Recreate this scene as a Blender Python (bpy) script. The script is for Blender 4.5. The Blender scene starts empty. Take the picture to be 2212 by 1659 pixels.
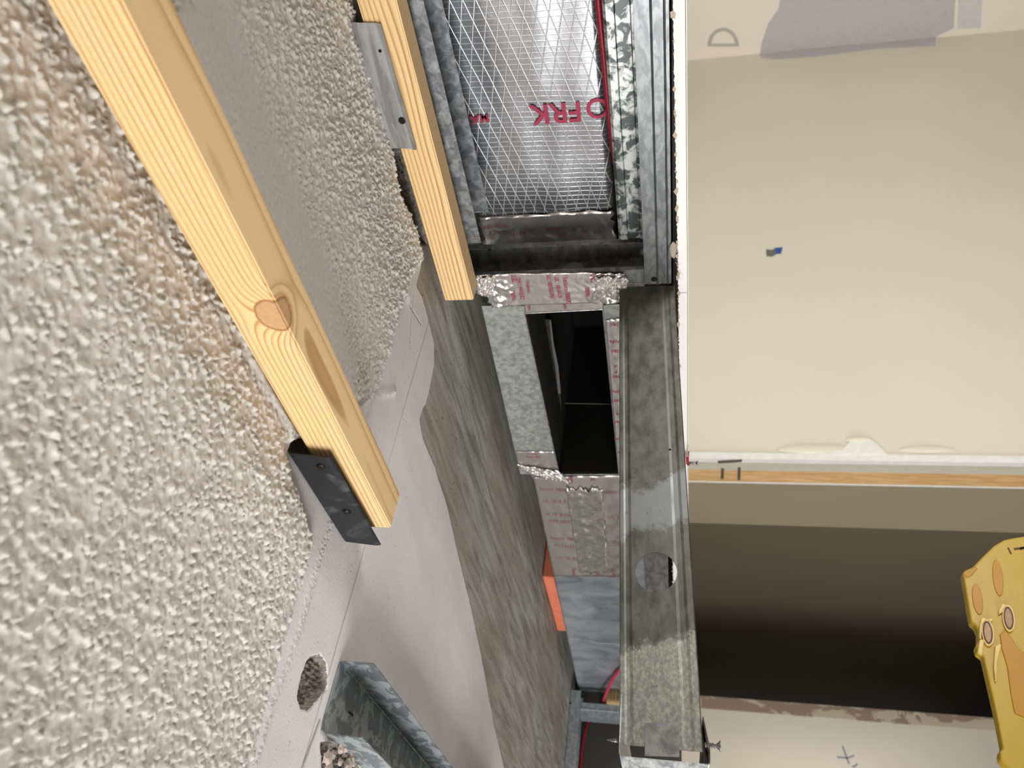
import bpy, bmesh, math, random
import numpy as np
from mathutils import Vector, Matrix, noise as mnoise

S = bpy.context.scene
COL = S.collection
CAMZ = 2.10                      # eye height; heights below are given as h above the eye
CEIL = 0.30
R3 = np.array([[0.13121389, 0.75447985, -0.64307315],      # rows: world X (n), Y (l), Z (h) in camera axes
               [0.16022387, -0.65629305, -0.73729760],
               [-0.97832062, -0.00629199, -0.20700045]])
FPX = 1652.0

# ------------------------------------------------------------------ camera
cam_d = bpy.data.cameras.new('camera'); cam = bpy.data.objects.new('camera', cam_d); COL.objects.link(cam)
M = Matrix([list(map(float, R3[i])) for i in range(3)]).to_4x4(); M.translation = (0, 0, CAMZ)
cam.matrix_world = M
cam_d.sensor_fit = 'HORIZONTAL'; cam_d.sensor_width = 36.0; cam_d.lens = FPX / 2212 * 36.0
cam_d.clip_start = 0.01; cam_d.clip_end = 50
cam_d.dof.use_dof = True; cam_d.dof.focus_distance = 0.78; cam_d.dof.aperture_fstop = 9.5
S.camera = cam
# ------------------------------------------------------------------ world, lights, exposure
W = bpy.data.worlds.new('world'); S.world = W; W.use_nodes = True
W.node_tree.nodes['Background'].inputs[0].default_value = (0.80, 0.85, 0.95, 1)
W.node_tree.nodes['Background'].inputs[1].default_value = 0.15


def area(name, loc, target, size, power, color, sizey=None):
    d = bpy.data.lights.new(name, 'AREA'); d.energy = power; d.color = color
    d.shape = 'RECTANGLE'; d.size = size; d.size_y = sizey or size
    o = bpy.data.objects.new(name, d); COL.objects.link(o)
    a = Vector((loc[0], loc[1], CAMZ + loc[2])); b = Vector((target[0], target[1], CAMZ + target[2]))
    o.location = a; o.rotation_euler = (b - a).to_track_quat('-Z', 'Y').to_euler()
    return o


area('work_lamp', (-0.95, 0.05, -0.22), (0.55, 0.55, 0.20), 0.40, 2.6, (1.0, 0.98, 0.97), 0.40)
area('wide_fill', (-2.15, 0.9, -0.36), (0.9, 1.1, 0.05), 2.2, 76, (1.0, 0.985, 0.975), 0.9)  # added fill panel behind the camera, gives the metals something bright to reflect
area('cream_room_fill', (1.28, -0.75, -0.55), (2.6, 2.0, -0.75), 0.5, 41, (1.0, 0.965, 0.94), 0.5)  # added source, placed to light the cream walls and leave the doorway dark
area('low_fill', (-0.2, -0.3, -1.55), (0.35, 0.55, 0.3), 0.8, 2.4, (1.0, 0.98, 0.97), 0.8)  # added upward fill standing in for bounce off the floor
area('near_wall_fill', (0.25, 5.4, -0.9), (1.43, 4.7, -0.7), 0.5, 12, (1.0, 0.96, 0.92), 0.5)  # unseen source added to brighten the near wall
S.view_settings.view_transform = 'Standard'; S.view_settings.look = 'None'
S.view_settings.exposure = 0.0; S.view_settings.gamma = 1.0; S.view_settings.use_curve_mapping = False


# ------------------------------------------------------------------ helpers
def V(n, l, h): return Vector((n, l, CAMZ + h))


def ray(x, y):
    v = np.array([x - 1106.0, -(y - 829.5), -FPX]); return R3 @ (v / np.linalg.norm(v))


def P(x, y, ax, val):            # photo pixel -> (n,l,h) on the plane ax = val
    d = ray(x, y); t = val / d['nlh'.index(ax)]; return (d * t)


def srgb(r, g, b):
    f = lambda c: (c / 12.92 if c <= 0.04045 else ((c + 0.055) / 1.055) ** 2.4)
    return (f(r / 255), f(g / 255), f(b / 255), 1.0)


def tag(o, label=None, cat=None, group=None, kind=None):
    if label: o['label'] = label
    if cat: o['category'] = cat
    if group: o['group'] = group
    if kind: o['kind'] = kind
    return o


def thing(name, loc, label, cat, group=None):
    o = bpy.data.objects.new(name, None); COL.objects.link(o); o.location = V(*loc); o.empty_display_size = 0.03
    tag(o, label, cat, group); return o


def link(name, bm_or_me, mat, parent=None, smooth=False, kind=None, label=None):
    """vertices are given in world space; shift them so the origin sits at the mesh centre"""
    if isinstance(bm_or_me, bmesh.types.BMesh):
        bm = bm_or_me; bmesh.ops.recalc_face_normals(bm, faces=bm.faces)
        me = bpy.data.meshes.new(name); bm.to_mesh(me); bm.free()
    else:
        me = bm_or_me
    if len(me.vertices):
        c = sum((v.co for v in me.vertices), Vector()) / len(me.vertices)
        if kind == 'structure': c = Vector((0, 0, 0))
        me.transform(Matrix.Translation(-c))
    else: c = Vector()
    if smooth:
        for p in me.polygons: p.use_smooth = True
    me.materials.append(mat)
    o = bpy.data.objects.new(name, me); COL.objects.link(o)
    if parent is not None:
        o.parent = parent; pl = Vector(); q = parent
        while q is not None: pl += q.location; q = q.parent
        o.location = c - pl
    else: o.location = c
    if kind: o['kind'] = kind
    if label: o['label'] = label
    return o


def bbox(bm, n0, n1, l0, l1, h0, h1, bev=0.0, seg=2):
    g = bmesh.ops.create_cube(bm, size=1.0)
    for v in g['verts']:
        v.co = V(n0 + (v.co.x + .5) * (n1 - n0), l0 + (v.co.y + .5) * (l1 - l0), h0 + (v.co.z + .5) * (h1 - h0))
    if bev:
        es = list({e for v in g['verts'] for e in v.link_edges})
        bmesh.ops.bevel(bm, geom=es, offset=bev, segments=seg, affect='EDGES', profile=0.5)
    return bm


def box(*a, **k): return bbox(bmesh.new(), *a, **k)


def prism(pts, ext, cap=True):
    """closed outline of world (n,l,h) points pushed by the vector ext"""
    bm = bmesh.new(); a = [bm.verts.new(V(*p)) for p in pts]; e = Vector(ext)
    b = [bm.verts.new(v.co + e) for v in a]
    bm.faces.new(a); bm.faces.new(b[::-1])
    for i in range(len(a)):
        j = (i + 1) % len(a); bm.faces.new((a[i], b[i], b[j], a[j]))
    return bm


def pix_prism(px, ax, val, ext): return prism([tuple(P(x, y, ax, val)) for x, y in px], ext)


def sheet_path(path, th, place, a0, a1, n=1, bm=None, wob=0.0):
    """folded sheet metal: open 2D path, thickness th, swept from a0 to a1; place(u,v,a)->(n,l,h)"""
    bm = bm or bmesh.new(); p = [Vector(q) for q in path]; off = []
    for i, q in enumerate(p):
        d1 = (q - p[i - 1]).normalized() if i else (p[1] - q).normalized()
        d2 = (p[i + 1] - q).normalized() if i < len(p) - 1 else d1
        n1 = Vector((-d1.y, d1.x)); n2 = Vector((-d2.y, d2.x)); m = (n1 + n2)
        m = m.normalized() if m.length > 1e-6 else n1
        off.append(q + m * th / max(0.35, m.dot(n1)))
    loop = p + off[::-1]; rings = []
    for k in range(n + 1):
        a = a0 + (a1 - a0) * k / n
        rings.append([bm.verts.new(V(*place(q.x, q.y, a))) for q in loop])
    m = len(loop)
    for k in range(n):
        for i in range(m):
            j = (i + 1) % m; bm.faces.new((rings[k][i], rings[k][j], rings[k + 1][j], rings[k + 1][i]))
    for r in (rings[0], rings[-1]):
        h = len(p)
        for i in range(h - 1): bm.faces.new((r[i], r[i + 1], r[m - 2 - i], r[m - 1 - i]))
    return bm


def tube(pts, r, seg=8, bm=None):
    bm = bm or bmesh.new(); pts = [V(*p) for p in pts]; rings = []
    for i, p in enumerate(pts):
        d = (pts[min(i + 1, len(pts) - 1)] - pts[max(i - 1, 0)]).normalized()
        a = d.orthogonal().normalized() if i == 0 else (a - d * a.dot(d)).normalized()
        b = d.cross(a); rr = r[i] if isinstance(r, (list, tuple)) else r
        rings.append([bm.verts.new(p + (a * math.cos(2 * math.pi * k / seg) + b * math.sin(2 * math.pi * k / seg)) * rr) for k in range(seg)])
    for i in range(len(pts) - 1):
        for k in range(seg):
            j = (k + 1) % seg; bm.faces.new((rings[i][k], rings[i][j], rings[i + 1][j], rings[i + 1][k]))
    bm.faces.new(rings[0][::-1]); bm.faces.new(rings[-1]); return bm


def bez(pts, n=24):
    out = []; pts = [Vector(p) for p in pts]; q = [pts[0]] + pts + [pts[-1]]
    for i in range(1, len(q) - 2):
        for k in range(n):
            t = k / n; a, b, c, d = q[i - 1:i + 3]
            out.append(0.5 * ((2 * b) + (c - a) * t + (2 * a - 5 * b + 4 * c - d) * t * t + (-a + 3 * b - 3 * c + d) * t ** 3))
    out.append(q[-2]); return [tuple(v) for v in out]


def patch(corners, nu, nv, amp=0.0, freq=60, edge=0.0, seed=0, th=0.0003, ampf=None):
    """thin wrinkled sheet between four world corners (TL, TR, BR, BL)"""
    c = [V(*q) for q in corners]; bm = bmesh.new(); nrm = (c[1] - c[0]).cross(c[3] - c[0]).normalized()
    if nrm.dot(V(0, 0, 0) - c[0]) < 0: nrm = -nrm
    g = []; so = Vector((seed * 3.1, seed * 1.7, seed * .7))
    for i in range(nu + 1):
        row = []
        for j in range(nv + 1):
            u, v = i / nu, j / nv
            uu, vv = u, v
            if edge:
                if i in (0, nu): uu += edge * mnoise.noise(Vector((v * 9, seed, u * 5)))
                if j in (0, nv): vv += edge * mnoise.noise(Vector((u * 9, seed + 4, v * 5)))
            p = c[0].lerp(c[1], uu).lerp(c[3].lerp(c[2], uu), vv)
            k = amp * (ampf(u, v) if ampf else 1)
            if k:
                w1 = mnoise.noise(p * freq + so); w2 = mnoise.noise(p * freq * 2.3 + so)
                p = p + nrm * k * (abs(w1) * 1.4 + abs(w2) * .7)
            row.append(bm.verts.new(p))
        g.append(row)
    for i in range(nu):
        for j in range(nv): bm.faces.new((g[i][j], g[i + 1][j], g[i + 1][j + 1], g[i][j + 1]))
    r = bmesh.ops.extrude_face_region(bm, geom=list(bm.faces))
    for v in [x for x in r['geom'] if isinstance(x, bmesh.types.BMVert)]: v.co -= nrm * th
    return bm


def text(name, body, at, xd, yd, size, mat, parent, align='CENTER', bold=0.0):
    cu = bpy.data.curves.new(name, 'FONT'); cu.body = body; cu.size = size; cu.align_x = align; cu.align_y = 'CENTER'
    cu.extrude = 0.0001; cu.offset = bold; cu.resolution_u = 3
    t = bpy.data.objects.new(name, cu); COL.objects.link(t)
    dg = bpy.context.evaluated_depsgraph_get(); dg.update()
    me = bpy.data.meshes.new_from_object(t.evaluated_get(dg)); bpy.data.objects.remove(t); bpy.data.curves.remove(cu)
    x = Vector(xd).normalized(); y = Vector(yd); y = (y - x * y.dot(x)).normalized(); z = x.cross(y)
    m = Matrix((x, y, z)).transposed().to_4x4(); m.translation = V(*at)
    me.transform(m); me.materials.clear()
    return link(name, me, mat, parent)


def cut(me, cutters):
    """boolean difference, baked"""
    a = bpy.data.objects.new('tmp', me); COL.objects.link(a); cs = []
    for bm in cutters:
        bmesh.ops.recalc_face_normals(bm, faces=bm.faces)
        m = bpy.data.meshes.new('c'); bm.to_mesh(m); bm.free(); c = bpy.data.objects.new('c', m); COL.objects.link(c); cs.append(c)
        md = a.modifiers.new('b', 'BOOLEAN'); md.operation = 'DIFFERENCE'; md.object = c; md.solver = 'EXACT'
    dg = bpy.context.evaluated_depsgraph_get(); dg.update()
    r = bpy.data.meshes.new_from_object(a.evaluated_get(dg))
    bpy.data.objects.remove(a)
    for c in cs: bpy.data.objects.remove(c)
    return r


def to_me(bm, name='m'):
    bmesh.ops.recalc_face_normals(bm, faces=bm.faces); me = bpy.data.meshes.new(name); bm.to_mesh(me); bm.free(); return me


def disc(c, axis, r, th, seg=20):
    a = Vector(axis).normalized(); p = Vector(c); q = p + a * th
    return tube([tuple(p), tuple(q)], r, seg)


# ------------------------------------------------------------------ materials
class NT:
    def __init__(s, name):
        s.m = bpy.data.materials.new(name); s.m.use_nodes = True; s.t = s.m.node_tree
        s.b = s.t.nodes['Principled BSDF']

    def n(s, typ, **kw):
        nd = s.t.nodes.new(typ)
        for k, v in kw.items():
            if k.startswith('i_'):
                key = k[2:]; key = int(key) if key.isdigit() else key.replace('_', ' ')
                s.set(nd.inputs[key], v)
            else: setattr(nd, k, v)
        return nd

    def set(s, inp, v):
        if isinstance(v, bpy.types.NodeSocket): s.t.links.new(v, inp)
        elif isinstance(v, bpy.types.Node): s.t.links.new(v.outputs[0], inp)
        else: inp.default_value = v

    def pos(s): return s.n('ShaderNodeNewGeometry').outputs['Position']
    def obj(s): return s.n('ShaderNodeTexCoord').outputs['Object']
    def map(s, v, scale=(1, 1, 1), rot=(0, 0, 0), loc=(0, 0, 0)):
        return s.n('ShaderNodeMapping', i_Vector=v, i_Scale=scale, i_Rotation=rot, i_Location=loc).outputs[0]
    def noise(s, v, scale, detail=4, rough=.55, dist=0):
        return s.n('ShaderNodeTexNoise', i_Vector=v, i_Scale=scale, i_Detail=detail, i_Roughness=rough, i_Distortion=dist).outputs[0]
    def ramp(s, f, stops, interp='LINEAR'):
        r = s.n('ShaderNodeValToRGB', i_0=f); c = r.color_ramp; c.interpolation = interp
        while len(c.elements) < len(stops): c.elements.new(.5)
        for e, (p, col) in zip(c.elements, stops):
            e.position = p; e.color = col if not isinstance(col, (int, float)) else (col, col, col, 1)
        return r.outputs[0]
    def math(s, op, a, b=0.0, c=0.0, clamp=False):
        m = s.n('ShaderNodeMath', operation=op, use_clamp=clamp); s.set(m.inputs[0], a); s.set(m.inputs[1], b); s.set(m.inputs[2], c); return m.outputs[0]
    def mix(s, f, a, b, mode='MIX'):
        m = s.n('ShaderNodeMix', data_type='RGBA', blend_type=mode); s.set(m.inputs[0], f); s.set(m.inputs[6], a); s.set(m.inputs[7], b); return m.outputs[2]
    def xyz(s, v):
        n = s.n('ShaderNodeSeparateXYZ', i_0=v); return n.outputs
    def out(s, color=None, rough=None, metal=None, bump=None, strength=.3, dist=.001, spec=None):
        if color is not None: s.set(s.b.inputs['Base Color'], color)
        if rough is not None: s.set(s.b.inputs['Roughness'], rough)
        if metal is not None: s.set(s.b.inputs['Metallic'], metal)
        if spec is not None: s.b.inputs['Specular IOR Level'].default_value = spec
        if bump is not None:
            bn = s.n('ShaderNodeBump', i_Height=bump, i_Strength=strength, i_Distance=dist); s.set(s.b.inputs['Normal'], bn.outputs[0])
        return s.m


def flat(name, col, rough=.7, metal=0, bump=0, scale=200):
    m = NT(name); f = m.noise(m.pos(), scale * .25, 5)
    c = m.mix(m.ramp(f, [(.3, 0), (.7, 1)]), tuple(x * .9 for x in col[:3]) + (1,), col)
    return m.out(c, rough, metal, m.noise(m.pos(), scale, 3) if bump else None, bump, .0006)


def galv(name, dark, light, metal=.75, rough=.42, scale=90, stretch=(1, 1, 1), lo=.42, hi=.6, big=0.0, spots=0.0, vor=.0):
    m = NT(name); p = m.map(m.pos(), stretch)
    f = m.noise(p, scale, 6, .6, .6)
    if vor:
        v = m.n('ShaderNodeTexVoronoi', i_Vector=p, i_Scale=scale * 2.2); v = m.n('ShaderNodeSeparateColor', i_0=v.outputs['Color']).outputs[0]
        f = m.math('ADD', m.math('MULTIPLY', f, 1 - vor), m.math('MULTIPLY', v, vor))
    t = m.ramp(f, [(lo, 0), (hi, 1)])
    c = m.mix(t, dark, light)
    if big:
        g = m.ramp(m.noise(p, scale * .12, 8, .65, 1.0), [(.49, 0), (.515, 1)])
        c = m.mix(m.math('MULTIPLY', g, big), c, tuple(x * .45 for x in dark[:3]) + (1,))
    if spots:
        s_ = m.ramp(m.noise(m.pos(), scale * .5, 9, .75), [(.62, 0), (.67, 1)])
        c = m.mix(m.math('MULTIPLY', s_, spots), c, (.02, .02, .018, 1))
    r = m.math('ADD', m.math('MULTIPLY', m.noise(p, scale * .6, 5), .3), rough - .15)
    return m.out(c, r, metal, f, .12, .0006)


G_COOL = galv('galvanised_cool', srgb(120, 124, 128), srgb(172, 176, 180), lo=.4, hi=.62)
G_FLANGE = galv('galvanised_spangle', srgb(150, 154, 152), srgb(186, 190, 188), scale=75, vor=.25, metal=.5, rough=.42, lo=.38, hi=.66)
G_MOTTLE = galv('galvanised_white_rust', srgb(84, 90, 90), srgb(206, 210, 209), scale=70, lo=.44, hi=.56, metal=.6, rough=.32)
G_TRACK = galv('galvanised_brushed', srgb(118, 121, 123), srgb(142, 145, 147), scale=140, stretch=(1, .4, 1), metal=.75, rough=.38)
G_DARK = galv('galvanised_dull', srgb(100, 103, 102), srgb(136, 138, 136), scale=60, stretch=(1, .5, 1), metal=.45, rough=.42)
G_CEIL = galv('galvanised_patchy', srgb(116, 122, 126), srgb(164, 170, 172), scale=75, stretch=(.6, .6, 1), lo=.47, hi=.53, metal=.4, rough=.45)
G_CAP = galv('galvanised_bright', srgb(160, 165, 170), srgb(235, 240, 242), scale=70, stretch=(1, .5, 1.6), metal=.6, rough=.35)
G_PALE = galv('galvanised_pale', srgb(150, 160, 162), srgb(180, 188, 190), scale=80, metal=.6, rough=.45)
G_DUCT = galv('duct_sheet', srgb(142, 147, 156), srgb(196, 202, 210), scale=11, stretch=(1, 1.5, 1), lo=.35, hi=.65, metal=.6, rough=.33)
BLACKPL = galv('dark_plate_steel', srgb(44, 46, 50), srgb(92, 95, 99), scale=26, lo=.56, hi=.70, metal=.45, rough=.5)


def mat_stud():
    m = NT('weathered_stud_steel'); p = m.pos(); x = m.xyz(p)
    f = m.noise(m.map(p, (.5, 1, 1)), 90, 6, .6)
    c = m.mix(m.ramp(f, [(.35, 0), (.65, 1)]), srgb(70, 71, 65), srgb(98, 99, 91))
    sp = m.ramp(m.noise(m.map(p, (.7, 1, 1)), 300, 5, .65), [(.42, 0), (.68, 1)])
    # pale, crystalline zone near the free end with a ragged edge; dull band in the middle
    w = m.math('ADD', x[0], m.math('MULTIPLY', m.math('SUBTRACT', m.noise(p, 45, 7, .7), .5), .07))
    w = m.math('ADD', w, m.math('MULTIPLY', m.math('SUBTRACT', x[2], CAMZ + .02), .35))
    zone = m.ramp(w, [(.0, 1), (.282, 1), (.286, 0), (1, 0)])
    c = m.mix(m.math('MULTIPLY', zone, .55), c, m.mix(sp, srgb(146, 147, 138), srgb(196, 198, 188)))
    zone2 = m.ramp(w, [(.0, 0), (.400, 0), (.404, 1), (.452, 1), (.458, 0), (1, 0)])
    c = m.mix(m.math('MULTIPLY', zone2, .6), c, srgb(128, 132, 134))
    edge = m.ramp(m.noise(p, 60, 9, .75), [(.60, 0), (.64, 1)])
    c = m.mix(m.math('MULTIPLY', edge, .55), c, srgb(62, 62, 56))
    return m.out(c, m.math('ADD', m.math('MULTIPLY', f, .3), .33), .7, f, .12, .0006)


STUD = mat_stud()


def mat_wood(name, pith, ringw, knot=None, light=(240, 210, 160), dark=(170, 114, 58), seed=0, mid=(228, 190, 130)):
    """object space: x along the stick, y away from the room, z up; pith=(y,z) of the ring centre"""
    m = NT(name); o = m.obj(); x = m.xyz(o)
    wob = m.noise(m.map(o, (2.2, 9, 9), loc=(seed, 0, 0)), 1.6, 2, .5)
    dy = m.math('SUBTRACT', x[1], pith[0]); dz = m.math('SUBTRACT', x[2], pith[1])
    d = m.math('SQRT', m.math('ADD', m.math('MULTIPLY', dy, dy), m.math('MULTIPLY', dz, dz)))
    d = m.math('ADD', d, m.math('MULTIPLY', m.math('SUBTRACT', wob, .5), .010))
    kmask = None
    if knot:
        kx, ky, kz, kr = knot
        ax = m.math('MULTIPLY', m.math('SUBTRACT', x[0], kx), .9); ay = m.math('SUBTRACT', x[1], ky); az = m.math('SUBTRACT', x[2], kz)
        q = m.math('SQRT', m.math('ADD', m.math('MULTIPLY', ax, ax), m.math('ADD', m.math('MULTIPLY', ay, ay), m.math('MULTIPLY', az, az))))
        push = m.math('POWER', 2.718, m.math('MULTIPLY', m.math('MULTIPLY', q, q), -1 / (1.15 * kr) ** 2))
        d = m.math('ADD', d, m.math('MULTIPLY', push, .016))
        kmask = q
    fr = m.math('FRACT', m.math('DIVIDE', d, ringw))
    vr = m.noise(m.map(d, (1, 0, 0)), 160, 1)
    line = m.ramp(fr, [(0, 0), (.45, .08), (.70, .55), (.84, 1), (.93, .8), (1, 0)])
    line = m.math('MULTIPLY', line, m.ramp(m.noise(m.n('ShaderNodeCombineXYZ', i_0=d, i_1=0.0, i_2=0.0), 210, 2), [(.3, .35), (.6, 1)]))
    fib = m.noise(m.map(o, (4, 160, 160)), 5, 4)
    c = m.mix(line, srgb(*light), srgb(*dark))
    c = m.mix(m.math('MULTIPLY', m.ramp(fib, [(.35, 0), (.7, 1)]), .22), c, srgb(*mid))
    tone = m.ramp(m.noise(m.map(o, (3, 30, 30)), 2.0, 2), [(.35, 0), (.7, 1)])
    c = m.mix(m.math('MULTIPLY', tone, .25), c, srgb(*mid))
    if kmask is not None:
        kn = m.math('ADD', kmask, m.math('MULTIPLY', m.math('SUBTRACT', m.noise(o, 70, 2), .5), .004))
        kc = m.mix(m.noise(o, 220, 4), srgb(186, 142, 100), srgb(214, 176, 130))
        halo = m.ramp(m.math('DIVIDE', kn, kr), [(0, 1), (.95, 1), (1.5, 0)])
        c = m.mix(m.math('MULTIPLY', halo, .55), c, srgb(208, 150, 84))
        inside = m.ramp(m.math('DIVIDE', kn, kr), [(0, 1), (.90, 1), (.93, 0)])
        rim = m.ramp(m.math('DIVIDE', kn, kr), [(0, 0), (.80, 0), (.90, 1), (.97, 0)])
        c = m.mix(inside, c, kc); c = m.mix(m.math('MULTIPLY', rim, .8), c, srgb(140, 88, 48))
    return m.out(c, .6, 0, fib, .12, .0005, spec=.25)


def mat_foil(name, scrim, col=(184, 187, 192), rough=.26, crum=.5, cs=35):
    m = NT(name); p = m.pos(); x = m.xyz(p); f = m.noise(p, cs, 4, .6)
    c = srgb(*col); h = f; r = rough; mt = .95
    if scrim:
        def lines(coord, sp, w):
            t = m.math('ABSOLUTE', m.math('SUBTRACT', m.math('FRACT', m.math('DIVIDE', coord, sp)), .5))
            return m.math('SUBTRACT', 1.0, m.math('DIVIDE', t, w, clamp=True), clamp=True)
        wl = m.math('ADD', x[1], m.math('MULTIPLY', m.math('SUBTRACT', m.noise(p, 9, 2), .5), .006))
        a = lines(m.math('ADD', x[2], m.math('MULTIPLY', wl, .30)), .0145, .055)
        b = lines(m.math('SUBTRACT', x[2], m.math('MULTIPLY', wl, .26)), .0145, .055)
        q = lines(m.math('ADD', wl, m.math('MULTIPLY', x[2], .06)), .0068, .09)
        ln = m.math('MAXIMUM', m.math('MAXIMUM', a, b), m.math('MULTIPLY', q, .45))
        c = m.mix(m.math('MULTIPLY', ln, .75), srgb(*col), srgb(250, 250, 250))
        h = m.math('ADD', m.math('MULTIPLY', f, crum), m.math('MULTIPLY', ln, .35))
        r = m.math('ADD', rough, m.math('MULTIPLY', ln, .2)); mt = m.math('SUBTRACT', .88, m.math('MULTIPLY', ln, .6))
        return m.out(c, r, mt, h, .55, .0016)
    h = m.math('ADD', f, m.math('MULTIPLY', m.noise(p, cs * 5, 4), .3))
    return m.out(c, r, .80, h, crum, .002)


FOIL = mat_foil('scrim_foil', True)
TAPE = mat_foil('foil_tape', False, (214, 210, 208), .24, .35, 30)
CRUMPLE = mat_foil('crumpled_foil', False, (222, 219, 215), .16, .9, 120)
INK = flat('red_print', srgb(172, 44, 78), .5)
INKP = flat('faded_red_print', srgb(165, 82, 100), .5)


def mat_ceiling():
    m = NT('ceiling_surfaces'); p = m.pos()
    at = lambda n_: m.n('ShaderNodeAttribute', attribute_name=n_).outputs['Fac']
    n1 = m.math('SUBTRACT', m.noise(p, 60, 6, .65), .5)
    conc = m.math('ADD', at('conc'), m.math('MULTIPLY', n1, .020))
    cm = m.ramp(m.math('ADD', m.math('MULTIPLY', conc, 60), .5, clamp=True), [(.45, 0), (.55, 1)])
    pop = at('pop')
    popc = m.mix(m.ramp(m.noise(p, 260, 3), [(.3, 0), (.7, 1)]), srgb(214, 208, 199), srgb(232, 228, 221))
    pl = m.mix(m.ramp(m.noise(m.map(p, (1.6, .6, 1)), 14, 5), [(.3, 0), (.7, 1)]), srgb(222, 219, 218), srgb(234, 232, 230))
    pits = m.ramp(m.noise(p, 330, 2), [(.68, 0), (.71, 1)])
    pl = m.mix(m.math('MULTIPLY', pits, .45), pl, srgb(110, 105, 100))
    streak = m.noise(m.map(p, (14, 1.6, 1), rot=(0, 0, .12)), 4.5, 7, .62, .5)
    big = m.noise(m.map(p, (1.4, .6, 1)), 5, 4)
    cc = m.mix(m.ramp(streak, [(.32, 0), (.68, 1)]), srgb(134, 132, 120), srgb(200, 200, 195))
    cc = m.mix(m.ramp(big, [(.45, 0), (.62, .55)]), cc, srgb(166, 152, 130))
    lines = m.ramp(m.noise(m.map(p, (40, 1.2, 1), rot=(0, 0, .2)), 6, 4, .7), [(.62, 0), (.66, 1)])
    cc = m.mix(m.math('MULTIPLY', lines, .22), cc, srgb(195, 195, 190))
    hol = m.ramp(m.noise(m.map(p, (2, 1, 1)), 120, 2), [(.68, 0), (.70, 1)])
    cc = m.mix(m.math('MULTIPLY', hol, .8), cc, srgb(50, 47, 42))
    c = m.mix(pop, pl, popc)
    scr = at('scratch'); c = m.mix(scr, c, srgb(92, 86, 80))
    c = m.mix(cm, c, cc)
    rub = at('rubble'); rc = m.mix(m.ramp(m.noise(p, 300, 5, .7), [(.3, 0), (.7, 1)]), srgb(88, 84, 76), srgb(168, 162, 150))
    c = m.mix(m.ramp(rub, [(.35, 0), (.5, 1)]), c, rc)
    h = m.math('ADD', m.math('MULTIPLY', m.noise(m.map(p, (3, 1, 1)), 150, 5, .6), .5), m.math('MULTIPLY', m.noise(p, 420, 3), .4))
    return m.out(c, .88, 0, h, .35, .0007, spec=.2)


def seg_dist(pts, a, b):
    a = np.array(a); b = np.array(b); d = b - a; t = np.clip(((pts - a) @ d) / max(d @ d, 1e-12), 0, 1)
    return np.linalg.norm(pts - (a + t[:, None] * d), axis=1)


def poly_sd(pts, poly):
    """signed distance, positive inside"""
    poly = np.array(poly); d = np.full(len(pts), 9.0); ins = np.zeros(len(pts), bool); k = len(poly)
    for i in range(k):
        a, b = poly[i], poly[(i + 1) % k]; d = np.minimum(d, seg_dist(pts, a, b))
        c = ((a[1] > pts[:, 1]) != (b[1] > pts[:, 1]))
        xx = (b[0] - a[0]) * (pts[:, 1] - a[1]) / ((b[1] - a[1]) if abs(b[1] - a[1]) > 1e-12 else 1e-12) + a[0]
        ins ^= c & (pts[:, 0] < xx)
    return np.where(ins, d, -d)


def ceil_px(lst, h=CEIL): return [tuple(P(x, y, 'h', h)[:2]) for x, y in lst]


def lowfreq(pts, s, seed, amp=1.0):
    rs = np.random.RandomState(seed); o = np.zeros(len(pts))
    for k in range(6):
        a = rs.uniform(0, 2 * np.pi); f = s * rs.uniform(.6, 1.7); o += np.sin(pts @ np.array([np.cos(a), np.sin(a)]) * f + rs.uniform(0, 6.3))
    return o / 6 * amp


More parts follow.
